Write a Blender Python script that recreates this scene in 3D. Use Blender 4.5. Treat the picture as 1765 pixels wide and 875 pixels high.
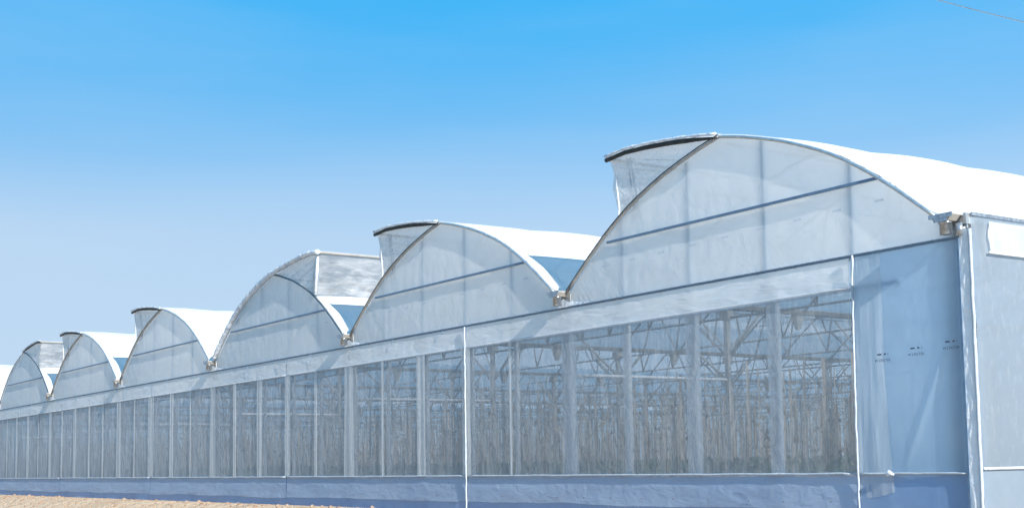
import bpy, math, random
from mathutils import Matrix, Vector, noise
random.seed(7)
R = math.radians
S = bpy.context.scene
for o in list(bpy.data.objects):
    bpy.data.objects.remove(o)

# ------------------------------------------------------------------ camera
cam_d = bpy.data.cameras.new('camera')
cam = bpy.data.objects.new('camera', cam_d)
S.collection.objects.link(cam)
S.camera = cam
cam_d.sensor_width = 36.0
cam_d.lens = 36.0 * 2281.1 / 1765.0
cam_d.shift_y = (588.0 - 437.5) / 1765.0
cam_d.clip_start = 0.1
cam_d.clip_end = 6000
fw = Vector((-0.8233084, 0.5596998, 0.0943370))
rt = Vector((0.5609762, 0.8276978, -0.0149026))
up = Vector((0.0864235, -0.0406514, 0.9954288))
m = Matrix.Identity(4)
for i in range(3):
    m[i][0], m[i][1], m[i][2] = rt[i], up[i], -fw[i]
m.translation = Vector((12.1809, -16.1063, 0.9827))
cam.matrix_world = m

# ------------------------------------------------------------------ light and sky
LIGHT = Vector((-1.0, 0.10, -0.48)).normalized()
elev = math.asin(-LIGHT.z)
az = math.atan2(-LIGHT.x, -LIGHT.y)
sun_d = bpy.data.lights.new('sun', 'SUN')
sun_d.energy = 5.0
sun_d.angle = R(0.5)
sun_d.color = (1.0, 0.955, 0.89)
sun = bpy.data.objects.new('sun', sun_d)
sun.rotation_euler = LIGHT.to_track_quat('-Z', 'Y').to_euler()
sun.location = (30, -20, 30)
S.collection.objects.link(sun)

SKYV = 5.3
W_ = bpy.data.worlds.new('World')
S.world = W_
W_.use_nodes = True
nt = W_.node_tree
nt.nodes.clear()
sky = nt.nodes.new('ShaderNodeTexSky')
sky.sky_type = 'NISHITA'
sky.sun_disc = False
sky.sun_elevation = elev
sky.sun_rotation = az
sky.altitude = 0
sky.air_density = 1.0
sky.dust_density = 0.6
sky.ozone_density = 3.0
# colour grade of the physical sky: same hue, saturation eased toward the horizon, values compressed
L = nt.links.new
sep = nt.nodes.new('ShaderNodeSeparateColor'); sep.mode = 'HSV'
cmb = nt.nodes.new('ShaderNodeCombineColor'); cmb.mode = 'HSV'
def mth(op, *v):
    q = nt.nodes.new('ShaderNodeMath'); q.operation = op
    for i, x in enumerate(v):
        if isinstance(x, (int, float)): q.inputs[i].default_value = x
        else: L(x, q.inputs[i])
    return q.outputs[0]
L(sky.outputs[0], sep.inputs[0])
fc = nt.nodes.new('ShaderNodeFloatCurve')
cv = fc.mapping.curves[0]
PTS = [(0, .40), (.12, .435), (.165, .47), (.195, .555), (.215, .64), (.235, .725), (.262, .81), (.29, .87), (.32, .915), (.36, .945), (.5, .96), (1.0, .96)]
cv.points[0].location = PTS[0]; cv.points[1].location = PTS[-1]
for p_ in PTS[1:-1]: cv.points.new(*p_)
fc.mapping.update()
tc = nt.nodes.new('ShaderNodeTexCoord')
sx = nt.nodes.new('ShaderNodeSeparateXYZ')
L(tc.outputs['Generated'], sx.inputs[0])
L(mth('ABSOLUTE', sx.outputs[2]), fc.inputs['Value'])
mp = nt.nodes.new('ShaderNodeMapping')
mp.inputs['Scale'].default_value = (1.0, 1.0, 7.0)
mp.inputs['Rotation'].default_value = (0.06, 0.10, 0)
nz = nt.nodes.new('ShaderNodeTexNoise')
nz.inputs['Scale'].default_value = 1.9
nz.inputs['Detail'].default_value = 6
nz.inputs['Roughness'].default_value = 0.5
cr = nt.nodes.new('ShaderNodeMapRange')
cr.inputs['From Min'].default_value = 0.42
cr.inputs['From Max'].default_value = 0.80
cr.inputs['To Max'].default_value = 0.11
L(tc.outputs['Generated'], mp.inputs[0])
L(mp.outputs[0], nz.inputs['Vector'])
L(nz.outputs[0], cr.inputs[0])
L(mth('MULTIPLY', fc.outputs[0], mth('SUBTRACT', 1.0, cr.outputs[0])), cmb.inputs[1])
cmb.inputs[0].default_value = .589
L(mth('MULTIPLY', mth('POWER', sep.outputs[2], -.08), SKYV), cmb.inputs[2])
bg = nt.nodes.new('ShaderNodeBackground')
bg.inputs['Strength'].default_value = 0.10
wo = nt.nodes.new('ShaderNodeOutputWorld')
L(cmb.outputs[0], bg.inputs[0])
L(bg.outputs[0], wo.inputs[0])

S.view_settings.view_transform = 'Standard'
S.view_settings.look = 'None'
S.view_settings.exposure = 1.0
S.view_settings.gamma = 1.0
S.render.engine = 'CYCLES'
S.cycles.use_denoising = True
S.cycles.denoising_input_passes = 'RGB_ALBEDO_NORMAL'
S.cycles.denoising_prefilter = 'ACCURATE'
S.cycles.max_bounces = 10
S.cycles.diffuse_bounces = 5
S.cycles.transparent_max_bounces = 24
S.cycles.sample_clamp_indirect = 6

# ------------------------------------------------------------------ materials
def new_mat(name):
    mt = bpy.data.materials.new(name)
    mt.use_nodes = True
    n = mt.node_tree
    n.nodes.clear()
    out = n.nodes.new('ShaderNodeOutputMaterial')
    return mt, n, out

def noise_col(n, c1, c2, scale=(1, 1, 1), s=3.0, detail=5, lo=.35, hi=.65, rough=.6, per_object=False):
    t = n.nodes.new('ShaderNodeTexCoord')
    mpp = n.nodes.new('ShaderNodeMapping')
    mpp.inputs['Scale'].default_value = scale
    n.links.new(t.outputs['Object'], mpp.inputs[0])
    if per_object:
        oi = n.nodes.new('ShaderNodeObjectInfo')
        mu = n.nodes.new('ShaderNodeVectorMath'); mu.operation = 'SCALE'
        mu.inputs[0].default_value = (37.0, 11.0, 23.0)
        n.links.new(oi.outputs['Random'], mu.inputs['Scale'])
        n.links.new(mu.outputs[0], mpp.inputs['Location'])
    tx = n.nodes.new('ShaderNodeTexNoise')
    tx.inputs['Scale'].default_value = s
    tx.inputs['Detail'].default_value = detail
    tx.inputs['Roughness'].default_value = rough
    n.links.new(mpp.outputs[0], tx.inputs['Vector'])
    r = n.nodes.new('ShaderNodeMapRange')
    r.inputs['From Min'].default_value = lo
    r.inputs['From Max'].default_value = hi
    n.links.new(tx.outputs[0], r.inputs[0])
    x = n.nodes.new('ShaderNodeMix'); x.data_type = 'RGBA'
    x.inputs['A'].default_value = (*c1, 1)
    x.inputs['B'].default_value = (*c2, 1)
    n.links.new(r.outputs[0], x.inputs[0])
    return x.outputs['Result'], r.outputs[0]

def bump(n, scale, s, strength, dist=.02, detail=4, kind='noise'):
    t = n.nodes.new('ShaderNodeTexCoord')
    mpp = n.nodes.new('ShaderNodeMapping')
    mpp.inputs['Scale'].default_value = scale
    n.links.new(t.outputs['Object'], mpp.inputs[0])
    tx = n.nodes.new('ShaderNodeTexNoise')
    tx.inputs['Scale'].default_value = s
    tx.inputs['Detail'].default_value = detail
    if 'Distortion' in tx.inputs: tx.inputs['Distortion'].default_value = .6
    n.links.new(mpp.outputs[0], tx.inputs['Vector'])
    b = n.nodes.new('ShaderNodeBump')
    b.inputs['Strength'].default_value = strength
    b.inputs['Distance'].default_value = dist
    n.links.new(tx.outputs[0], b.inputs['Height'])
    return b.outputs[0]

def film(name, c1, c2, clear=.2, trans=.5, gloss=.08, rough=.25, sc=(1, 1, 1), s=1.2, wr=(1, 1, 1), wrs=3.0, wstr=.35,
         wdist=.03, clear_var=0.0, lo=.35, hi=.65, angular=False):
    """plastic film: diffuse + translucent body, a clear share, a soft sheen"""
    mt, n, out = new_mat(name)
    col, fac = noise_col(n, c1, c2, sc, s, per_object=True, lo=lo, hi=hi)
    nm = bump(n, wr, wrs, wstr, wdist)
    d = n.nodes.new('ShaderNodeBsdfDiffuse'); t = n.nodes.new('ShaderNodeBsdfTranslucent')
    n.links.new(col, d.inputs[0]); n.links.new(col, t.inputs[0])
    n.links.new(nm, d.inputs['Normal']); n.links.new(nm, t.inputs['Normal'])
    a = n.nodes.new('ShaderNodeMixShader'); a.inputs[0].default_value = trans
    n.links.new(d.outputs[0], a.inputs[1]); n.links.new(t.outputs[0], a.inputs[2])
    g = n.nodes.new('ShaderNodeBsdfGlossy'); g.inputs['Roughness'].default_value = rough
    g.inputs['Color'].default_value = (.9, .9, .9, 1)
    n.links.new(nm, g.inputs['Normal'])
    lw = n.nodes.new('ShaderNodeLayerWeight'); lw.inputs['Blend'].default_value = .5
    pw = n.nodes.new('ShaderNodeMath'); pw.operation = 'POWER'; pw.inputs[1].default_value = 4.0
    n.links.new(lw.outputs['Facing'], pw.inputs[0])
    fr = n.nodes.new('ShaderNodeMath'); fr.operation = 'MULTIPLY_ADD'; fr.inputs[1].default_value = gloss*2.2; fr.inputs[2].default_value = gloss*.4
    n.links.new(pw.outputs[0], fr.inputs[0])
    tr = n.nodes.new('ShaderNodeBsdfTransparent'); tr.inputs['Color'].default_value = (.97, .98, 1, 1)
    b = n.nodes.new('ShaderNodeMixShader'); b.inputs[0].default_value = clear
    if clear_var:
        ma = n.nodes.new('ShaderNodeMath'); ma.operation = 'MULTIPLY_ADD'
        ma.inputs[1].default_value = -clear_var; ma.inputs[2].default_value = clear
        n.links.new(fac, ma.inputs[0]); n.links.new(ma.outputs[0], b.inputs[0])
    if angular:      # threads close up when the mesh is seen at a slant
        lwa = n.nodes.new('ShaderNodeLayerWeight'); lwa.inputs['Blend'].default_value = .5
        pa = n.nodes.new('ShaderNodeMath'); pa.operation = 'POWER'; pa.inputs[1].default_value = 1.6
        n.links.new(lwa.outputs['Facing'], pa.inputs[0])
        sa = n.nodes.new('ShaderNodeMath'); sa.operation = 'SUBTRACT'; sa.inputs[0].default_value = 1.0
        n.links.new(pa.outputs[0], sa.inputs[1])
        mb_ = n.nodes.new('ShaderNodeMath'); mb_.operation = 'MULTIPLY'
        n.links.new(sa.outputs[0], mb_.inputs[0]); n.links.new(ma.outputs[0], mb_.inputs[1])
        n.links.new(mb_.outputs[0], b.inputs[0])
    n.links.new(a.outputs[0], b.inputs[1]); n.links.new(tr.outputs[0], b.inputs[2])
    c = n.nodes.new('ShaderNodeMixShader')
    n.links.new(fr.outputs[0], c.inputs[0])
    n.links.new(b.outputs[0], c.inputs[1]); n.links.new(g.outputs[0], c.inputs[2])
    n.links.new(c.outputs[0], out.inputs[0])
    return mt

def solid(name, c1, c2, rough=.6, metal=0.0, s=4, sc=(1, 1, 1), bs=0.0, bsc=20, lo=.35, hi=.65):
    mt, n, out = new_mat(name)
    col, fac = noise_col(n, c1, c2, sc, s, lo=lo, hi=hi)
    p = n.nodes.new('ShaderNodeBsdfPrincipled')
    n.links.new(col, p.inputs['Base Color'])
    p.inputs['Roughness'].default_value = rough
    p.inputs['Metallic'].default_value = metal
    if bs:
        n.links.new(bump(n, (1, 1, 1), bsc, bs, .02), p.inputs['Normal'])
    n.links.new(p.outputs[0], out.inputs[0])
    return mt

M = {}
M['roof'] = film('roof_film', (.92, .92, .92), (.87, .88, .89), clear=.12, trans=.42, gloss=.05, wstr=.12, wrs=1.5)
M['gable'] = film('gable_film', (.90, .91, .92), (.85, .87, .89), clear=.08, trans=.58, gloss=.06, s=.7, wstr=.35, wrs=2.2, wdist=.05)
M['header'] = film('header_film', (.90, .91, .92), (.84, .86, .89), clear=.08, trans=.5, gloss=.06, s=.8, wr=(.6, 1, 2.0), wrs=2.2, wstr=.5, wdist=.05)
M['panel'] = film('panel_film', (.42, .58, .75), (.34, .51, .70), clear=.07, trans=.62, gloss=.12, rough=.3, s=.6, wr=(1.0, 1, .35), wrs=2.0, wstr=.3, wdist=.05)
M['overlay'] = film('overlay_film', (.68, .74, .78), (.60, .68, .74), clear=.40, trans=.45, gloss=.08, s=.8, wr=(2.5, 1, .3), wrs=2.0, wstr=.4, wdist=.04)
M['skirt'] = film('skirt_film', (.56, .66, .77), (.49, .60, .73), clear=.12, trans=.5, gloss=.08, s=.5, wr=(1.2, 1, 2.4), wrs=2.4, wstr=.45, wdist=.04)
M['lower'] = film('lower_film', (.34, .48, .76), (.28, .42, .70), clear=.10, trans=.4, gloss=.10, s=.5, wr=(.5, 1, 2.0), wrs=1.6, wstr=.5, wdist=.05)
M['side'] = film('side_film', (.52, .61, .70), (.66, .74, .81), clear=.10, trans=.78, gloss=.10, rough=.3, s=6, sc=(1, 1.6, .7), wr=(1, 1.6, .5), wrs=3, wstr=.2, lo=.52, hi=.80)
M['sideroll'] = film('side_roll_film', (.86, .90, .94), (.74, .80, .86), clear=.08, trans=.66, gloss=.08, s=3, sc=(1, 2.0, .5), wstr=.4)
M['sideskirt'] = film('side_skirt_film', (.50, .60, .70), (.44, .55, .66), clear=.06, trans=.72, gloss=.08, s=1.2, wr=(1, 1, .6), wrs=3, wstr=.5)
M['strip'] = film('strip_film', (.80, .82, .83), (.70, .73, .76), clear=.28, trans=.5, gloss=.08, s=1.5, sc=(2, 1, .5), wr=(3, 1, .5), wstr=.5, wdist=.03)
M['trim'] = film('trim_film', (.70, .73, .77), (.60, .65, .71), clear=.0, trans=.3, gloss=.10, rough=.3, s=5, wr=(1, 1, 1), wrs=9, wstr=.8, wdist=.03)
M['piping'] = film('piping_film', (.50, .56, .62), (.40, .46, .53), clear=.0, trans=.2, gloss=.08, rough=.35, s=5, wrs=9, wstr=.6, wdist=.02)
M['wrap'] = film('wrap_film', (.86, .88, .90), (.56, .64, .74), clear=.05, trans=.4, gloss=.12, rough=.3, s=4, wrs=6, wstr=1.0, wdist=.05)

def net_mat(name, c1, c2, clear, cv, s, sc, wr, wrs, wstr, angular=False):
    return film(name, c1, c2, clear=clear, trans=.45, gloss=.02, rough=.5, sc=sc, s=s, wr=wr, wrs=wrs, wstr=wstr, wdist=.05, clear_var=cv, angular=angular)
M['net'] = net_mat('insect_net', (.46, .51, .57), (.56, .61, .67), .66, .08, 3.0, (3.2, 1, .35), (1.2, 1, .8), 3.0, .6, True)
M['ventnet'] = net_mat('vent_net', (.66, .68, .70), (.84, .85, .86), .30, .14, 2.6, (1, 1, 1.6), (1, 1, 1.5), 5.0, 1.0)
M['crumple'] = film('crumpled_clear_film', (.20, .22, .24), (.46, .48, .50), clear=.30, trans=.4, gloss=.05, rough=.4, sc=(1, .35, 1.6), s=3.2, wr=(1, .4, 1.3), wrs=5, wstr=.7, wdist=.06, clear_var=.12)
M['steel'] = solid('galvanised_steel', (.52, .54, .55), (.40, .42, .44), rough=.38, metal=.8, s=9)
M['bluesteel'] = solid('sky_tinted_blue_steel', (.15, .24, .35), (.11, .18, .28), rough=.45, metal=.3, s=6)  # tie bar's blue sky reflection put into the base colour
M['postblue'] = solid('blue_galvanised_post', (.34, .48, .60), (.28, .42, .55), rough=.5, metal=.1, s=4)
M['bright'] = solid('bright_zinc', (.46, .50, .55), (.24, .27, .31), rough=.25, metal=.7, s=14)
M['dark'] = solid('black_seal_and_rim_shade', (.012, .016, .018), (.03, .035, .036), rough=.7, s=6)  # on the flap rims this black stands in for shade inside the profile
M['inner'] = solid('interior_painted_steel', (.36, .35, .33), (.27, .27, .26), rough=.5, metal=.1, s=3)
M['white'] = solid('white_cord', (.80, .81, .82), (.70, .72, .75), rough=.5, s=8)
M['ink'] = solid('printed_ink', (.03, .05, .10), (.06, .08, .14), rough=.6)
M['faint'] = solid('faded_ink', (.30, .38, .50), (.36, .44, .56), rough=.6)
M['twine'] = solid('dry_twine', (.46, .37, .28), (.24, .19, .14), rough=.9, s=.9, sc=(3, 1, .6))
M['vine'] = solid('dry_vine_leaf', (.30, .23, .15), (.17, .15, .08), rough=.9, s=2)
M['leaf'] = solid('green_leaf', (.075, .11, .045), (.05, .075, .03), rough=.7, s=3)
M['clod'] = solid('soil_clod', (.32, .235, .17), (.18, .12, .085), rough=.95, s=6, bs=.6)
M['button'] = solid('rusty_fastener', (.12, .10, .11), (.07, .07, .08), rough=.6)

def soil_mat():
    mt, n, out = new_mat('sandy_soil')
    col, f1 = noise_col(n, (.54, .39, .26), (.32, .215, .135), (1, .35, 1), 1.1, detail=8, lo=.38, hi=.66)
    col2, f2 = noise_col(n, (.58, .43, .29), (.17, .11, .075), (1, 1, 1), 9, detail=8, lo=.50, hi=.80)
    x = n.nodes.new('ShaderNodeMix'); x.data_type = 'RGBA'; x.inputs[0].default_value = .45
    n.links.new(col, x.inputs['A']); n.links.new(col2, x.inputs['B'])
    p = n.nodes.new('ShaderNodeBsdfPrincipled'); p.inputs['Roughness'].default_value = .95
    n.links.new(x.outputs['Result'], p.inputs['Base Color'])
    n.links.new(bump(n, (1, 1, 1), 6, 1.0, .16, 9), p.inputs['Normal'])
    n.links.new(p.outputs[0], out.inputs[0])
    return mt
M['soil'] = soil_mat()
M['field'] = solid('dry_field', (.30, .24, .16), (.20, .19, .10), rough=.95, s=.08, bs=.4, bsc=2)
M['floor'] = solid('greenhouse_floor', (.30, .28, .24), (.20, .19, .16), rough=.95, s=.8)

# ------------------------------------------------------------------ builders
COL = S.collection
class MB:
    def __init__(s): s.v = []; s.f = []
    def quad(s, a, b, c, d):
        i = len(s.v); s.v += [a, b, c, d]; s.f.append((i, i+1, i+2, i+3)); return s
    def box(s, x0, x1, y0, y1, z0, z1):
        i = len(s.v)
        s.v += [(x, y, z) for z in (z0, z1) for y in (y0, y1) for x in (x0, x1)]
        s.f += [tuple(i+k for k in q) for q in ((0,2,3,1),(4,5,7,6),(0,1,5,4),(2,6,7,3),(0,4,6,2),(1,3,7,5))]
        return s
    def tube(s, pts, r, n=6, flat=1.0):
        pts = [Vector(p) for p in pts]
        base = len(s.v)
        rr = r if hasattr(r, '__len__') else [r]*len(pts)
        t0 = (pts[1]-pts[0]).normalized()
        ref = Vector((0, 1, 0)) if abs(t0.y) < .9 else Vector((0, 0, 1))
        for k, p in enumerate(pts):
            a = pts[max(k-1, 0)]; b = pts[min(k+1, len(pts)-1)]
            t = (b-a).normalized()
            u = (ref - t*ref.dot(t)).normalized(); w = t.cross(u)
            for j in range(n):
                an = 2*math.pi*j/n + math.pi/n
                s.v.append(tuple(p + (u*math.cos(an)*flat + w*math.sin(an))*rr[k]))
        for k in range(len(pts)-1):
            for j in range(n):
                a = base+k*n+j; b = base+k*n+(j+1) % n
                s.f.append((a, b, b+n, a+n))
        s.f.append(tuple(base+j for j in range(n))[::-1])
        s.f.append(tuple(base+(len(pts)-1)*n+j for j in range(n)))
        return s
    def sheet(s, fn, nu, nv):
        base = len(s.v)
        for i in range(nu+1):
            for j in range(nv+1):
                s.v.append(tuple(fn(i/nu, j/nv)))
        for i in range(nu):
            for j in range(nv):
                a = base+i*(nv+1)+j
                s.f.append((a, a+1, a+nv+2, a+nv+1))
        return s
    def mesh(s, name, mat, smooth=False):
        me = bpy.data.meshes.new(name)
        me.from_pydata(s.v, [], s.f)
        me.materials.append(mat)
        if smooth:
            me.polygons.foreach_set('use_smooth', [True]*len(me.polygons))
        me.update()
        return me

def link(name, me, parent=None, loc=(0, 0, 0), rz=0):
    o = bpy.data.objects.new(name, me)
    COL.objects.link(o)
    o.location = loc
    o.rotation_euler = (0, 0, rz)
    if parent: o.parent = parent
    return o
def tag(o, label=None, cat=None, group=None, kind=None):
    if label: o['label'] = label
    if cat: o['category'] = cat
    if group: o['group'] = group
    if kind: o['kind'] = kind
    return o
def empty(name, loc=(0, 0, 0), rz=0):
    o = bpy.data.objects.new(name, None)
    o.empty_display_size = .3
    COL.objects.link(o); o.location = loc; o.rotation_euler = (0, 0, rz)
    return o
def nz3(x, y, z=0.0): return noise.noise(Vector((x, y, z)))
def fbm(x, y, z=0.0):
    return nz3(x, y, z) + .5*nz3(2.1*x, 2.1*y, z+7) + .25*nz3(4.3*x, 4.3*y, z+3)

WID = 9.6
HALF = 4.8
HG = 4.52       # gutter height
HE = 4.214      # eave rail
HS = 3.712      # screen top
HB = 0.797      # bottom rail
NSP = 9
BAY = 4.55
NB = 11
LEN = NB*BAY
PROF = [(0, 6.76), (.45, 6.665), (.95, 6.53), (1.45, 6.38), (1.95, 6.19), (2.45, 5.98), (2.9, 5.74), (3.35, 5.46), (3.8, 5.14), (4.22, 4.82), (4.60, 4.52)]
def prof(u):
    u = abs(u)
    for (a, za), (b, zb) in zip(PROF, PROF[1:]):
        if u <= b: return za+(zb-za)*(u-a)/(b-a)
    return PROF[-1][1]
def flap_z(u):      # opened vent above the slope; hinge at the ridge
    u = abs(u)
    P = [(0, 6.77), (.65, 6.87), (1.3, 6.95), (2.0, 7.01), (2.6, 7.04), (3.15, 7.00)]
    for (a, za), (b, zb) in zip(P, P[1:]):
        if u <= b: return za+(zb-za)*(u-a)/(b-a)
    return 7.0
arch_pts = lambda y, dz=0.0, u0=-4.6, u1=4.6, n=36: [(u0+(u1-u0)*i/n, y, prof(u0+(u1-u0)*i/n)+dz) for i in range(n+1)]

# ------------------------------------------------------------------ setting: ground, bank
def bank_z(x, y):
    if y > 0: return 0.0
    d = -y
    z = 0.0
    if d > .9:
        t = min(1, (d-.9)/3.2); t = t*t*(3-2*t)
        z = -.62*t
    z += min(d, 1)*.05*fbm(x*.9, y*.9) + min(d+.3, 1)*.03*nz3(x*3, y*3)
    return z
def ground_fn(a, b):
    x = 30 - 130*a
    y = 1.0 - 26*(b**1.6)
    return (x, y, bank_z(x, y))
link('soil_bank', MB().sheet(ground_fn, 420, 60).mesh('soil_bank', M['soil'], True))['kind'] = 'structure'
g = MB()
g.quad((-3000, -3000, -.75), (3000, -3000, -.75), (3000, 3000, -.75), (-3000, 3000, -.75))
link('ground', g.mesh('ground', M['field']))['kind'] = 'structure'
g = MB(); g.box(-NSP*WID-.3, .2, .12, LEN+.2, -.74, .0)
link('greenhouse_ground', g.mesh('greenhouse_ground', M['floor']))['kind'] = 'structure'

# ------------------------------------------------------------------ one arched span, local x=0 at its ridge
def roof_fn_make(side, u_from):
    def fn(a, b):
        u = u_from + (4.66-u_from)*a
        y = -.04 + (LEN+.08)*b
        ph = (y/(BAY/2)) % 1.0
        bul = (math.sin(math.pi*ph))**.75 if 0 < y < LEN else 0
        amp = .11*math.sin(math.pi*min(1, max(0, u/4.66)))**.6
        if y < BAY/2: amp *= .45
        z = prof(u) + .045
        nx, nzv = .45, .9
        d = bul*amp + .012*fbm(u*1.5, y*.8, side)
        return (side*(u+nx*d), y, z+nzv*d)
    return fn
roof_ms = {}
for sd in (1, -1):
    roof_ms[sd, 'full'] = MB().sheet(roof_fn_make(sd, 0.0), 20, 264).mesh('roof_film', M['roof'], True)
    roof_ms[sd, 'cut'] = MB().sheet(roof_fn_make(sd, 2.9), 10, 264).mesh('roof_film', M['roof'], True)
# gable film
def gable_fn(a, b):
    u = -HALF + 2*HALF*a
    top = prof(u) if abs(u) < 4.6 else 4.5
    z = HE + (top-.005-HE)*b
    edge = min(1, 6*a, 6*(1-a), 5*b, 5*(1-b))
    return (u, .012 + .007*fbm(u*.9, z*.9, 2)*max(edge, 0) + .003*nz3(u*5, z*2.2)*max(edge, 0) + .006*math.sin(38*(u+.9*z)+4*nz3(u*2, z))*max(0, nz3(u*1.1, 4))*2*math.exp(-(z-HE)/.22) + .005*math.sin(30*(u*1.2-z)+3*nz3(u, z*2))*max(0, nz3(u*.9, 14))*2*math.exp(-(top-z)/.2), z)
me_gable = MB().sheet(gable_fn, 300, 44).mesh('gable_film', M['gable'], True)
me_pipe = MB().tube(arch_pts(-.045), .030, 8).mesh('arch_pipe', M['steel'], True)
me_chan = {s: MB().tube([p for p in arch_pts(-.085, -.005) if s*p[0] >= -.01], .014, 5).mesh('clip_channel', M['bright'], True) for s in (1, -1)}
me_slit = {s: MB().tube([p for p in arch_pts(-.084, .030) if s*p[0] >= -.01], .011, 5).mesh('arch_seal', M['dark'], True) for s in (1, -1)}
me_tie = MB().box(-3.28, 3.55, -.050, -.008, 5.330, 5.374).mesh('tie_bar', M['bluesteel'])
def gpost(u):
    return MB().box(u-.045, u+.045, .040, .110, HE, prof(u)-.02).mesh('gable_post', M['postblue'])
me_gposts = [gpost(HALF-WID*f) for f in (.2, .4, .6, .8)]
def gstrip(u):
    return MB().box(u+.055, u+.10, .05, .06, HE, prof(u)-.06).mesh('post_batten', M['strip'])

# vent: flap hinged at the ridge (local +x side; mirrored by sign)
def vent_meshes(s, wrapped):
    out = {}
    def flap(a, b):
        u = -.05 + 3.22*a
        y = -.12 + (LEN+.1)*b
        ph = (y/(BAY/2)) % 1.0
        z = flap_z(max(u, 0)) + .03*math.sin(math.pi*ph)*math.sin(math.pi*a)**.5 + .008*fbm(u*2, y*2)
        return (s*u, y, z+.03)
    out['flap_film'] = MB().sheet(flap, 14, 264).mesh('flap_film', M['roof'], True)
    rimp = [(s*3.17*i/16, -.10, flap_z(3.17*i/16)-.035) for i in range(17)]
    out['flap_rim'] = MB().tube(rimp, [.018+.028*min(1, i/4) for i in range(17)], 6).mesh('flap_rim', M['bright' if wrapped else 'dark'], True)
    edge = [(s*3.17*i/22, -.13+.012*nz3(i*.9, s), flap_z(3.17*i/22)+.035+.012*nz3(i*1.3, s+4)) for i in range(23)]
    out['flap_hem'] = MB().tube(edge, [.028+.018*nz3(i*.7, 9+s) for i in range(23)], 6).mesh('flap_hem', M['wrap'], True)
    out['edge_tube'] = MB().tube([(s*3.15, -.1, 6.985), (s*3.15, LEN, 6.985)], .035, 6).mesh('edge_tube', M['inner'], True)
    # side netting: from flap edge down to the slope at u~2.87
    def sidenet(a, b):
        y = -.06 + LEN*a
        t = b
        ph = (y/(BAY/2)) % 1.0
        belly = math.sin(math.pi*t)
        u = 3.12 + (2.88-3.12)*t - .10*belly + belly*(.06*fbm(y*1.1, t*2.2, 3*s) + .05*nz3(y*3.1+t*2, t*5) - .045*abs(nz3(y*1.6+1.4*t, t*3.3-y*.7, 5)) - .04*abs(nz3(y*2.7-2.0*t, t*4.1+y*.9, 11)))
        z = 6.97 + (5.80-6.97)*t
        return (s*u, y, z)
    out['side_net'] = MB().sheet(sidenet, 700, 16).mesh('side_net', M['crumple' if wrapped else 'ventnet'], True)
    # end netting: closed triangle at the gable
    def endnet(a, b):
        u = .05 + 3.03*a
        zt = flap_z(u)-.04
        zb = prof(u) if u <= 2.87 else 5.80 + (u-2.87)/.21*.6
        u2 = u - .06*math.sin(math.pi*b)*a*a
        return (s*u2, -.02+.02*fbm(u*1.8, b*2.5*a, s)*a, zt+(zb-zt)*b)
    out['end_net'] = MB().sheet(endnet, 26, 12).mesh('end_net', M['ventnet'], True)
    st = []
    for k in range(0, NB+1):
        st.append(k)
    out['strut'] = MB().tube([(s*2.62, .06, 6.93), (s*2.36, .06, 5.72)], .017, 6).tube([(s*2.70, .06, 6.93), (s*2.48, .06, 5.72)], .017, 6).mesh('strut', M['bluesteel'], True)
    out['stay_wire'] = MB().tube([(s*2.62, .05, 6.90), (s*1.15, .05, 6.58)], .008, 4).tube([(s*2.9, .07, 6.78), (s*1.45, .07, 6.42)], .009, 4).mesh('stay_wire', M['inner'], True)
    return out
vent_ms = {(1, False): vent_meshes(1, True), (-1, False): vent_meshes(-1, False), (1, True): vent_meshes(1, True)}

vent_rim_dark = MB().tube([(3.17*i/16, -.10, flap_z(3.17*i/16)-.035) for i in range(17)], [.018+.028*min(1, i/4) for i in range(17)], 6).mesh('flap_rim', M['dark'], True)
# gutter: trapezoid tray projecting in front of the facade, running back
def gutter_mesh():
    b = MB()
    sec = [(-.19, .02), (-.19, .0), (-.11, -.08), (.11, -.08), (.19, .0), (.19, .02), (.175, .02), (.10, -.068), (-.10, -.068), (-.175, .02)]
    y0, y1 = -.265, LEN+.2
    i = len(b.v)
    for y in (y0, y1):
        b.v += [(x, y, HG+z) for x, z in sec]
    n = len(sec)
    for k in range(n):
        b.f.append((i+k, i+(k+1) % n, i+n+(k+1) % n, i+n+k))
    b.f.append(tuple(i+k for k in (0, 1, 2, 7+1, 9))); b.f.append(tuple(i+k for k in (2, 3, 7, 8))); b.f.append(tuple(i+k for k in (3, 4, 5, 6, 7)))
    return b
me_gut = gutter_mesh().mesh('gutter_tray', M['inner'])
me_gend = MB().box(-.205, .205, -.282, -.267, HG-.035, HG+.03).box(-.12, .12, -.279, -.268, HG-.09, HG-.036).mesh('gutter_end_plate', M['bright'])
def outlet():
    b = MB()
    b.tube([(0, -.17, HG-.082), (0, -.17, HG-.11), (0, -.17, HG-.111), (0, -.17, HG-.27)], [.10, .10, .082, .082], 16)
    return b
me_out = outlet().mesh('rain_outlet', M['bright'], True)
me_brkt = MB().box(.02, .27, -.03, -.004, HG-.20, HG-.03).mesh('gutter_bracket', M['steel'])
def foldfn(a, b):   # bunched film at the foot of each valley, above the eave rail
    x = -.18 + 1.25*a
    top = HE + .03 + (.22*(1-a)**2 if a > .12 else .26*a/.12*.85)
    z = HE + .005 + (top-HE)*b
    return (x, -.022 - .05*(1-b)*(1-a) - .02*abs(nz3(x*9-b*4, b*3)), z)
me_fold = MB().sheet(foldfn, 34, 8).mesh('film_fold', M['wrap'], True)

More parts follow.
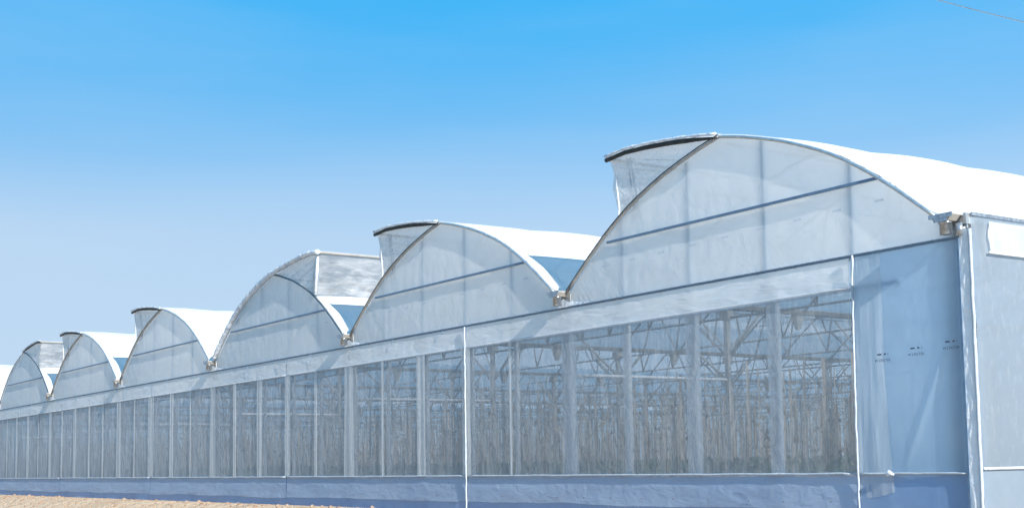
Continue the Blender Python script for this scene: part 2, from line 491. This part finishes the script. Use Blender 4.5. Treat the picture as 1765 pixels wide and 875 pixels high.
# interior frame of one span: hoop, chord, webs
def frame_mesh():
    b = MB()
    b.tube(arch_pts(0, -.05, n=20), .03, 5)
    b.tube([(-4.7, 0, 4.24), (4.7, 0, 4.24)], .032, 4)
    for s in (-1, 1):
        for u0, u1 in ((.55, 0), (.55, 1.7), (2.1, 1.7), (2.1, 3.0), (3.6, 3.0)):
            b.tube([(s*u0, 0, 4.24), (s*u1, 0, prof(u1)-.06)], .022, 4)
        b.tube([(s*4.7, 0, 3.45), (s*3.75, 0, 4.22)], .028, 4)
    b.tube([(-3.5, 0, prof(3.5)-.08), (3.5, 0, prof(3.5)-.08)], .018, 4)
    return b
me_frame = frame_mesh().mesh('roof_truss', M['inner'], True)
me_hoop = MB().tube(arch_pts(0, -.05, n=20), .026, 5).mesh('roof_hoop', M['inner'], True)
me_pur = MB()
for u in (0, 1.7, -1.7, 3.0, -3.0):
    me_pur.tube([(u, .1, prof(u)-.10), (u, LEN, prof(u)-.10)], .022, 4)
me_pur = me_pur.mesh('purlin_tubes', M['inner'], True)
me_cropbar = MB().tube([(-4.7, 0, 3.02), (4.7, 0, 3.02)], .022, 4).mesh('crop_bar', M['inner'], True)
def column_mesh():
    b = MB()
    b.box(-.055, .055, -.045, .045, 0, 4.42)
    b.tube([(0, .05, 3.55), (0, 1.05, 4.38)], .02, 4)
    b.tube([(0, -.05, 3.55), (0, -1.05, 4.38)], .02, 4)
    b.box(-.14, .14, -.09, .09, 4.2, 4.41)
    return b
me_col = column_mesh().mesh('column', M['inner'])
me_gus = MB()
me_gus.v = [(-.10, -.14, 4.42), (.10, -.14, 4.42), (.10, .14, 4.42), (-.10, .14, 4.42), (-.03, -.05, 4.08), (.03, -.05, 4.08), (.03, .05, 4.08), (-.03, .05, 4.08)]
me_gus.f = [(0, 1, 2, 3), (4, 7, 6, 5), (0, 4, 5, 1), (1, 5, 6, 2), (2, 6, 7, 3), (3, 7, 4, 0)]
me_gus = me_gus.mesh('gutter_gusset', M['inner'])
me_portal = MB().tube([(0, .2, 2.85), (0, BAY-.05, 2.86)], .035, 6).mesh('portal_rail', M['white'], True)
me_brace = MB().tube([(0, .2, 3.78), (0, 1.35, 2.88)], .028, 6).mesh('portal_brace', M['inner'], True)
me_brace2 = MB().tube([(0, 3.35, 3.60), (0, BAY-.06, 2.88)], .028, 6).mesh('portal_brace', M['inner'], True)
me_col0 = MB().box(-.07, .07, .08, .2, 0, 4.40).mesh('column', M['steel'])

VENT = {0: -1, 1: -1, 2: 1, 3: -1, 4: -1, 5: 1, 6: -1, 7: -1, 8: 1}
LBL = {
 0: 'nearest arched greenhouse span at the right corner, largest, vent raised to the left',
 1: 'second arched span from the right corner, vent raised to the left above a shaded valley',
 2: 'third arched span from the right, crumpled white film wrapped along its arch edge',
 3: 'fourth arched span from the right corner, vent tip to the left, wholly sunlit roof',
 4: 'small arched span between the fourth one and the far one with a right-hand vent',
 5: 'sixth arched span from the right corner, small with a vent raised to the right, rim shaded black',
 6: 'far arched span cut off by the left edge, only its roof slope showing',
}
for k in range(NSP):
    s = VENT[k]
    e = empty('greenhouse_span', (-k*WID-HALF, 0, 0))
    tag(e, LBL.get(k, 'last arched span at the far left end, outside the picture' if k == NSP-1 else 'arched span next beyond the left edge of the picture'), 'greenhouse', 'arched spans of the row of greenhouses')
    wr = (k == 2)
    r1 = link('roof_film', roof_ms[-s, 'full'], e)
    r2 = link('roof_film', roof_ms[s, 'cut'], e)
    gb = link('gable_film', me_gable, e)
    link('arch_pipe', me_pipe, e)
    if wr:
        # crumpled white edge wrap on the left slope
        b = MB()
        pts = [(-4.55+4.6*i/60, -.10+.02*nz3(i*.6, 1), prof(-4.55+4.6*i/60)+.05+.025*nz3(i*.5, 5)) for i in range(61)]
        b.tube(pts, [.075+.04*nz3(i*.8, 3) for i in range(61)], 8)
        link('crumpled_edge_wrap', b.mesh('crumpled_edge_wrap', M['wrap'], True), e)
        b = MB()
        pts = [(3.2*i/50, -.14+.02*nz3(i*.6, 1), flap_z(3.2*i/50)-.01+.02*nz3(i*.5, 5)) for i in range(51)]
        b.tube(pts, [.07+.035*nz3(i*.8, 13) for i in range(51)], 8)
        link('crumpled_edge_wrap', b.mesh('crumpled_edge_wrap', M['wrap'], True), e)
    link('clip_channel', me_chan[s], e)
    link('arch_seal', me_slit[s], e)
    link('tie_bar', me_tie, e)
    for q in me_gposts: link('gable_post', q, e)
    v = link('roof_vent', vent_ms[(s, False)]['flap_film'], e)
    vm = vent_ms[(s, wr)]
    if wr: link('corner_batten', MB().tube([(3.06, -.07, 6.98), (2.98, -.07, 6.4), (2.9, -.07, 5.83)], .04, 6).mesh('corner_batten', M['wrap'], True), v)
    if k == 5: vm = dict(vm, flap_rim=vent_rim_dark)
    for nm in ('flap_rim', 'flap_hem', 'edge_tube', 'side_net', 'end_net', 'strut', 'stay_wire'):
        if wr and nm == 'flap_hem': continue
        link(nm, vm[nm], v)
    link('purlin_tubes', me_pur, e)
    for j in range(NB+1):
        if j:
            link('roof_truss', me_frame, e, (0, j*BAY, 0))
            link('crop_bar', me_cropbar, e, (0, j*BAY, 0))
        if j < NB: link('roof_hoop', me_hoop, e, (0, j*BAY+BAY/2, 0))

for k in range(NSP+1):
    names = ['at the near right corner', 'between first and second arches from the right', 'between second and third arches from the right',
             'between third and fourth arches from the right', 'between fourth and fifth arches from the right',
             'between fifth and sixth arches from the right', 'at the left edge of the picture']
    e = empty('gutter', (-k*WID, 0, 0))
    tag(e, 'zinc gutter end with round outlet ' + names[k] if k < 7 else 'zinc gutter ' + {7: 'next beyond the left edge of the picture', 8: 'second beyond the left edge of the picture', 9: 'at the far left end wall, outside the picture'}[k],
        'gutter', 'gutters between the arched spans')
    link('gutter_tray', me_gut, e)
    link('end_plate', me_gend, e)
    link('rain_outlet', me_out, e)
    link('gutter_bracket', me_brkt, e)
    if k: link('film_fold', me_fold, e)
    for j in range(NB):
        link('gutter_gusset', me_gus, e, (0, (j+.5)*BAY, 0))
    if k:
        link('portal_rail', me_portal, e); link('portal_brace', me_brace, e); link('portal_brace', me_brace2, e)
    for j in range(NB+1):
        link('column', me_col if j else me_col0, e, (0, j*BAY, 0))

# corner trim on the nearest gutter: galvanised flashing and elbow
e0 = bpy.data.objects['gutter']
link('corner_flashing', MB().box(.235, .285, -.07, .10, HG-.14, HG+.02).mesh('corner_flashing', M['steel']), e0)
link('pipe_elbow', MB().tube([(.16, -.06, HG-.12), (.16, -.06, HG-.30)], [.07, .055], 12).mesh('pipe_elbow', M['bright'], True), e0)

# ------------------------------------------------------------------ front wall
XL = -NSP*WID
fwall = empty('front_wall', (0, 0, 0))
tag(fwall, 'long front wall of netting, pale film bands and posts running below the arches', 'wall')
link('eave_rail', MB().box(XL, .12, -.040, .0, HE-.022, HE+.020).mesh('eave_rail', M['bluesteel']), fwall)
link('eave_highlight', MB().box(XL, .10, -.056, -.042, HE+.004, HE+.018).mesh('eave_highlight', M['bright']), fwall)  # bright strip added as the highlight along the eave rail
# header film bands between roll edges
XE = [-1.94, -13.35, -23.08, -34.7, -46.3, -57.9, -70, XL]
def header_fn(x0, x1, sd):
    def fn(a, b):
        x = x0+(x1-x0)*a
        z = HE-.03 + (HS-HE+.03 - .012*abs(nz3(x*.7, sd)))*b
        d = .013*fbm(x*.8, z*2, sd)*math.sin(math.pi*b) + .007*nz3(x*5, z*6) + .006*math.sin(34*(x*.8+z)+4*nz3(x*2, z))*max(0, nz3(x*.9, sd))*2*(1-b)**2
        return (x, -.028-.02*b+d*.7, z)
    return fn
def net_fn(x0, x1, sd):
    def fn(a, b):
        x = x0+(x1-x0)*a
        z = HS+.02 + (HB-HS-.02)*b
        sl = .03 if a > 0 else 0
        d = .05*fbm(x*.45, z*.5, sd)*math.sin(math.pi*b) + .012*nz3(x*2.5, z*5, sd)
        return (x, -.022+d*.5, z)
    return fn
def skirt_fn(x0, x1, sd):
    def fn(a, b):
        x = x0+(x1-x0)*a
        zb = .24 + .05*nz3(x*.35, sd) + .02*nz3(x*1.2, sd)
        z = HB-.012 + (zb-HB)*b
        pin = max(0, 1-2*b)
        d = .022*fbm(x*.6, z*3.2, sd)*(.3+b) + .010*nz3(x*6.5 + 2*z, z*2.0, sd)*pin + .012*math.sin(z*60+2*nz3(x*1.5, z))*max(0, nz3(x*.55, sd+9)-.15)*2
        return (x, -.030-.025*b+d*.6, z)
    return fn
def low_fn(a, b):
    x = XL + (.11-XL)*a
    z = HB-.02 + (-.06-HB)*b
    return (x, .02-.03*b+.02*fbm(x*.5, z*3, 4)*b + (.03*max(0, nz3(x*.8, 3))*b*b), z)
link('lower_film', MB().sheet(low_fn, 420, 6).mesh('lower_film', M['lower'], True), fwall)
for i, (x0, x1) in enumerate(zip(XE, XE[1:])):
    nu = int(abs(x1-x0)*14)
    link('header_film', MB().sheet(header_fn(x0-.02, x1+.02, i*3.1), nu, 9).mesh('header_film', M['header'], True), fwall)
    link('insect_net', MB().sheet(net_fn(x0-.02, x1+.02, i*5.7), nu, 22).mesh('insect_net', M['net'], True), fwall)
    link('skirt_film', MB().sheet(skirt_fn(x0-.02, x1+.02, i*2.3), nu*2, 9).mesh('skirt_film', M['skirt'], True), fwall)
    # thin hem at the lower edge of the header and piping on the bottom rail
    n_ = int(abs(x1-x0)*3)
    link('header_hem', MB().tube([(x0+(x1-x0)*t/n_, -.055, HS-.004*abs(nz3(t, i))) for t in range(n_+1)], .014, 5).mesh('header_hem', M['strip'], True), fwall)
    link('rail_piping', MB().tube([(x0+(x1-x0)*t/n_, -.055, HB+.010*nz3(t*.45, i)) for t in range(n_+1)],
         [.020+.008*nz3(t*.9, i+5) for t in range(n_+1)], 6).mesh('rail_piping', M['piping'], True), fwall)
# bottom rail behind piping
link('bottom_rail', MB().box(XL, .11, -.012, .012, HB-.02, HB+.02).mesh('bottom_rail', M['steel']), fwall)
link('roll_tube', MB().tube([(-1.0, .04, HS-.01), (XL, .04, HS-.01)], .035, 8).mesh('roll_tube', M['bluesteel'], True), fwall)
# vertical piping at the curtain edges: bunched film
def edge_piping(x, z0, z1, w, sd):
    n_ = 60
    return MB().tube([(x+.018*nz3(t*.25, sd)+.05*(1-(t/n_))**3*(1 if sd == 1 else 0), -.075+.01*nz3(t*.4, sd+2), z1+(z0-z1)*t/n_) for t in range(n_+1)],
                     [w*(1+.35*nz3(t*.55, sd+4)) for t in range(n_+1)], 6)
link('edge_piping', edge_piping(-1.90, .0, HE-.0, .018, 1).mesh('edge_piping', M['piping'], True), fwall)
link('edge_piping', edge_piping(-13.33, .0, HE-.03, .019, 2).mesh('edge_piping', M['piping'], True), fwall)
for n_, x in enumerate((-22.98, -34.8)):
    def crump(a, b, x=x, n_=n_):
        xx = x-.17+.34*a
        z = HS + (HB-HS)*b
        return (xx, -.06-.007*nz3(a*3+z*2.0, z*7.0, n_), z)
    link('crumpled_strip', MB().sheet(crump, 6, 90).mesh('crumpled_strip', M['strip'], True), fwall)
# posts and wide film strips behind the net, one set per span
for k in range(7+2):
    for f, wd in ((.2, .13), (.4, .34), (.6, .40), (.8, .18), (1.0, .50)):
        x = -(k+f)*WID
        x += {.4: .12, 1.0: .08}.get(f, 0)
        if f == .2 and k == 0: continue
        if f < 1: link('wall_post', MB().box(x-.045, x+.045, .085, .155, -.0, HE-.03).mesh('wall_post', M['steel']), fwall)
        def st(a, b, x=x, wd=wd, k=k):
            z = HS+(.42 if k == 0 else .0) + (HB-HS-(.42 if k == 0 else .0))*b
            ww = wd*(1 + .10*nz3(z*.5, x) + .18*max(0, b-.3)*(1 if f == 1.0 else 0))
            return (x + ww*(a-.5), (.052 if k == 0 else -.058) + .006*math.sin(a*9+x), z)
        link('film_strip', MB().sheet(st, 8, 14).mesh('film_strip', M['strip'], True), fwall)
# little cords hanging on the header
for i in range(26):
    x = -14.5 - i*2.31 + .5*random.random()
    pts = [(x+.03*math.sin(t*1.7+i), -.075, HE-.02-.05*t) for t in range(3+i % 6)]
    link('tie_cord', MB().tube(pts, .006, 4).mesh('tie_cord', M['bluesteel'], True), fwall)
# fasteners on the skirt
mb_b = MB().tube([(0, 0, 0), (0, -.012, 0)], .012, 6).mesh('fastener', M['button'])
for i in range(70):
    x = -2.4 - i*.93 - .2*random.random()
    link('fastener', mb_b, fwall, (x, -.085, .36+.03*nz3(x*.4, 1)))

# ---- solid film bay by the corner
def panel_fn(a, b):
    x = -1.95 + 2.05*a
    z = HE-.02 + (HB-HE+.02)*b
    d = .03*fbm(x*.8, z*.6, 5)*math.sin(math.pi*b)
    # diagonal fold from lower left to upper right
    t = (z-.85)/2.0
    xf = -1.05 + .95*t
    if 0 < t < 1: d -= .035*math.exp(-((x-xf)/.07)**2)*math.sin(math.pi*t)**.5
    return (x, -.012+d*.6, z)
link('corner_film_panel', MB().sheet(panel_fn, 70, 80).mesh('corner_film_panel', M['panel'], True), fwall)
def ov_fn(a, b):
    x0, x1 = -1.93, -1.33 + .10*max(0, b-.55)/.45
    x = x0+(x1-x0)*a
    z = HE-.03 + (.45-HE)*b + (.10*a*a*max(0, b-.9)*10)
    return (x, -.034-.02*abs(nz3(x*4, z*.5))-.014*nz3(x*9, z*1.3)*b, z)
link('overlay_film', MB().sheet(ov_fn, 20, 60).mesh('overlay_film', M['overlay'], True), fwall)
def pskirt(a, b):
    x = -1.93+2.03*a
    z = HB-.012 + (-.06-HB)*b
    return (x, -.026-.02*b+.015*fbm(x*1.2, z*2, 8), z)
link('skirt_film', MB().sheet(pskirt, 30, 10).mesh('skirt_film', M['panel'], True), fwall)
link('rail_piping', MB().tube([(-1.9+2.0*t/16, -.05, HB+.008*nz3(t*.6, 3)) for t in range(17)], [.018+.005*nz3(t*.9, 6) for t in range(17)], 6).mesh('rail_piping', M['piping'], True), fwall)
link('film_knot', MB().tube([(-1.33, -.09, HB-.03), (-1.27, -.10, HB+.02), (-1.2, -.08, HB-.02)], [.02, .045, .015], 7).mesh('film_knot', M['wrap'], True), fwall)

# printing on the film
def text_mesh(body, size, mat):
    cu = bpy.data.curves.new('t', 'FONT')
    cu.body = body; cu.size = size; cu.resolution_u = 1
    o = bpy.data.objects.new('t', cu); COL.objects.link(o)
    dg = bpy.context.evaluated_depsgraph_get()
    me = bpy.data.meshes.new_from_object(o.evaluated_get(dg))
    bpy.data.objects.remove(o)
    me.transform(Matrix.Rotation(R(90), 4, 'X'))
    me.materials.clear(); me.materials.append(mat)
    me.name = 'film_print'
    return me
me_txt = text_mesh('W LINSTER', .060, M['ink'])
me_dash = MB().box(.05, .13, -.001, .001, .13, .152).box(.18, .215, -.001, .001, .13, .155).box(.25, .262, -.001, .001, .135, .150).mesh('film_print', M['ink'])
for x, z in ((-1.47, 2.50), (-.84, 2.545), (-.21, 2.59)):
    link('film_print', me_txt, fwall, (x, -.085, z))
    link('film_print', me_dash, fwall, (x, -.085, z-.03))
me_ft = text_mesh('LINSTER', .05, M['faint'])
for k in range(3):
    for i in range(9):
        x = -k*WID - 1.4 - i*.86
        z = 4.98 - .012*i
        if prof(x+k*WID+HALF) > z+.12:
            link('film_print', me_ft, fwall, (x, -.03, z))

# ---- corner post wrapped in film
cpost = empty('corner_post', (.12, 0, 0))
tag(cpost, 'white film-wrapped corner post at the right end of the front wall', 'post')
link('steel_core', MB().box(-.015, .02, -.07, .10, -.05, HG-.2).mesh('steel_core', M['bluesteel']), cpost)
def wrapfn(a, b):
    x = .02+.17*a
    z = HG-.22 + (-.05-HG+.22)*b
    return (x, -.055-.006*nz3(x*6, z*2.2)-.016*abs(nz3(a*2.5-z*1.6, z*3.5)), z)
link('film_wrap', MB().sheet(wrapfn, 14, 200).mesh('film_wrap', M['trim'], True), cpost)
link('edge_piping', MB().tube([(.20+.008*nz3(t*.3, 8), -.045, HG-.22-(HG-.17)*t/50) for t in range(51)], [.028+.006*nz3(t*.6, 1) for t in range(51)], 6).mesh('edge_piping', M['piping'], True), cpost)

# ------------------------------------------------------------------ right side wall
swall = empty('side_wall', (.30, 0, 0))
tag(swall, 'translucent scuffed film side wall running back from the right corner', 'wall')
def side_fn(z0, z1, sd):
    def fn(a, b):
        y = .02 + (LEN-.02)*a
        z = z0+(z1-z0)*b
        return (.035*fbm(y*.6, z*.8, sd)*math.sin(math.pi*b), y, z)
    return fn
link('wall_film', MB().sheet(side_fn(HG, .86, 1), 200, 16).mesh('wall_film', M['side'], True), swall)
link('skirt_film', MB().sheet(side_fn(.86, -.06, 5), 160, 4).mesh('skirt_film', M['sideskirt'], True), swall)
link('rolled_film', MB().sheet(lambda a, b: (.04+.02*fbm(a*80, b*2, 4)+.01*nz3(a*300, b*2), .34+.13*(1-b)*0+.10*(b if b < .5 else 1-b)*0+.12*abs(b-.45)+(LEN-.6)*a, 4.44+(3.98-4.44)*b), 400, 6).mesh('rolled_film', M['sideroll'], True), swall)
link('rolled_hem', MB().tube([(.055, .34+(LEN-.6)*t/40, 3.98) for t in range(41)], .018, 6).mesh('rolled_hem', M['white'], True), swall)
link('side_rail', MB().tube([(.03, .0+LEN*t/60, .86+.006*nz3(t*.7, 1)) for t in range(61)], .022, 6).mesh('side_rail', M['trim'], True), swall)
link('top_rail', MB().box(.0, .03, .02, LEN, HG-.02, HG+.03).mesh('top_rail', M['bright']), swall)
for j in range(1, NB*2):
    link('side_post', MB().box(-.10, -.04, j*BAY/2-.03, j*BAY/2+.03, 0, HG).mesh('side_post', M['steel']), swall)
bwall = empty('back_wall', (0, LEN+.1, 0))
tag(bwall, 'pale film back wall dimly seen through the netting', 'wall')
link('wall_film', MB().quad((XL, 0, -.05), (.2, 0, -.05), (.2, 0, HE), (XL, 0, HE)).mesh('wall_film', M['gable']), bwall)
for k in range(NSP):
    b = MB().sheet(lambda a, c: (-HALF+WID*a, 0, HE+(prof(-HALF+WID*a)-HE)*c), 24, 1)
    link('gable_film', b.mesh('gable_film', M['gable']), bwall, (-k*WID-HALF, 0, 0))
lwall = empty('far_end_wall', (XL-.2, 0, 0))
tag(lwall, 'pale film wall closing the far left end of the greenhouses', 'wall')
link('wall_film', MB().quad((0, 0, -.05), (0, LEN, -.05), (0, LEN, HG), (0, 0, HG)).mesh('wall_film', M['gable']), lwall)

# ------------------------------------------------------------------ crop strings and plants inside
def strings(x0, x1):
    b = MB()
    x = x0
    while x > x1:
        y = 1.6
        while y < 42:
            xx = x+random.uniform(-.10, .10); yy = y+random.uniform(-.08, .08)
            w = random.uniform(.006, .022) * (1.8 if random.random() < .12 else 1)
            z0 = random.uniform(.0, .6); z1 = 3.0 if random.random() < .30 else random.uniform(1.5, 2.9)
            a = random.uniform(0, math.pi)
            dx, dy = w*math.cos(a), w*math.sin(a)
            lx = random.uniform(-.05, .05)
            b.quad((xx-dx, yy-dy, z0), (xx+dx, yy+dy, z0), (xx+dx+lx, yy+dy, z1), (xx-dx+lx, yy-dy, z1))
            y += random.uniform(.18, .42) * (1 + y/30)
        x -= 1.2
    return b
link('crop_strings', strings(-.8, XL+1).mesh('crop_strings', M['twine']))
tag(bpy.data.objects['crop_strings'], 'grey-brown hanging crop strings seen through the netting', 'crop', kind='stuff')
def leaves(n, zlo, zhi, size, rows, ymax=40, pw=1.0):
    b = MB()
    for i in range(n):
        x = -.8*random.randint(1, int(-XL/.8)-1) if rows else random.uniform(XL+1, -.5)
        x += random.gauss(0, .16)
        y = 1.5 + (ymax-1.5)*random.random()**1.3
        z = zlo+(zhi-zlo)*random.random()**pw
        c = Vector((x, y, z))
        d1 = Vector((random.gauss(0, 1), random.gauss(0, 1), random.gauss(0, 1))).normalized()*size*random.uniform(.5, 1.2)
        d2 = d1.cross(Vector((random.gauss(0, 1), random.gauss(0, 1), random.gauss(0, 1)))).normalized()*size*.5
        b.quad(c-d1, c-d2, c+d1, c+d2)
    return b
o = link('crop_leaves', leaves(52000, .45, 1.10, .12, True).mesh('crop_leaves', M['leaf']))
tag(o, 'low green crop foliage at the foot of the strings inside', 'crop', kind='stuff')
o = link('withered_vines', leaves(20000, .7, 2.7, .085, True, pw=1.8).mesh('withered_vines', M['vine']))
tag(o, 'withered brown vines hanging on the strings inside', 'crop', kind='stuff')

# ------------------------------------------------------------------ soil clods along the bank
b = MB()
ico = [(0, 0, 1), (.89, 0, .45), (.28, .85, .45), (-.72, .53, .45), (-.72, -.53, .45), (.28, -.85, .45), (.72, .53, -.45), (-.28, .85, -.45), (-.89, 0, -.45), (-.28, -.85, -.45), (.72, -.53, -.45), (0, 0, -1)]
icf = [(0,1,2),(0,2,3),(0,3,4),(0,4,5),(0,5,1),(1,6,2),(2,7,3),(3,8,4),(4,9,5),(5,10,1),(6,7,2),(7,8,3),(8,9,4),(9,10,5),(10,6,1),(11,7,6),(11,8,7),(11,9,8),(11,10,9),(11,6,10)]
for i in range(6000):
    x = random.uniform(-75, 2); y = -.15-5*random.random()
    r = .014+.085*random.random()**5
    z = bank_z(x, y)
    q = len(b.v)
    sx, sy, sz = (random.uniform(.7, 1.3) for _ in range(3))
    b.v += [(x+r*sx*vx, y+r*sy*vy, z+r*sz*.7*vz) for vx, vy, vz in ico]
    b.f += [tuple(q+t for t in f_) for f_ in icf]
tag(link('soil_clods', b.mesh('soil_clods', M['clod'])), 'small dark clods scattered on the sandy bank', 'soil', kind='stuff')

# ------------------------------------------------------------------ overhead cable, a real catenary high behind the near span
def ray(px, py, t):
    d = fw*2281.1 + rt*(px-882.5) - up*(py-588.0)
    return cam.matrix_world.translation + d*(t/2281.1)
A = ray(1612, -1, 26); B = ray(1770, 39.5, 24.0)
D = B-A
pts = []
for i in range(41):
    t = -1.8 + 5.0*i/40
    p = A + D*t
    p.z += .035*((t-.5)**2-.25)
    pts.append(p)
tag(link('overhead_cable', MB().tube(pts, .011, 6).mesh('overhead_cable', M['steel'], True)), 'thin overhead cable crossing the sky in the top right corner', 'cable')
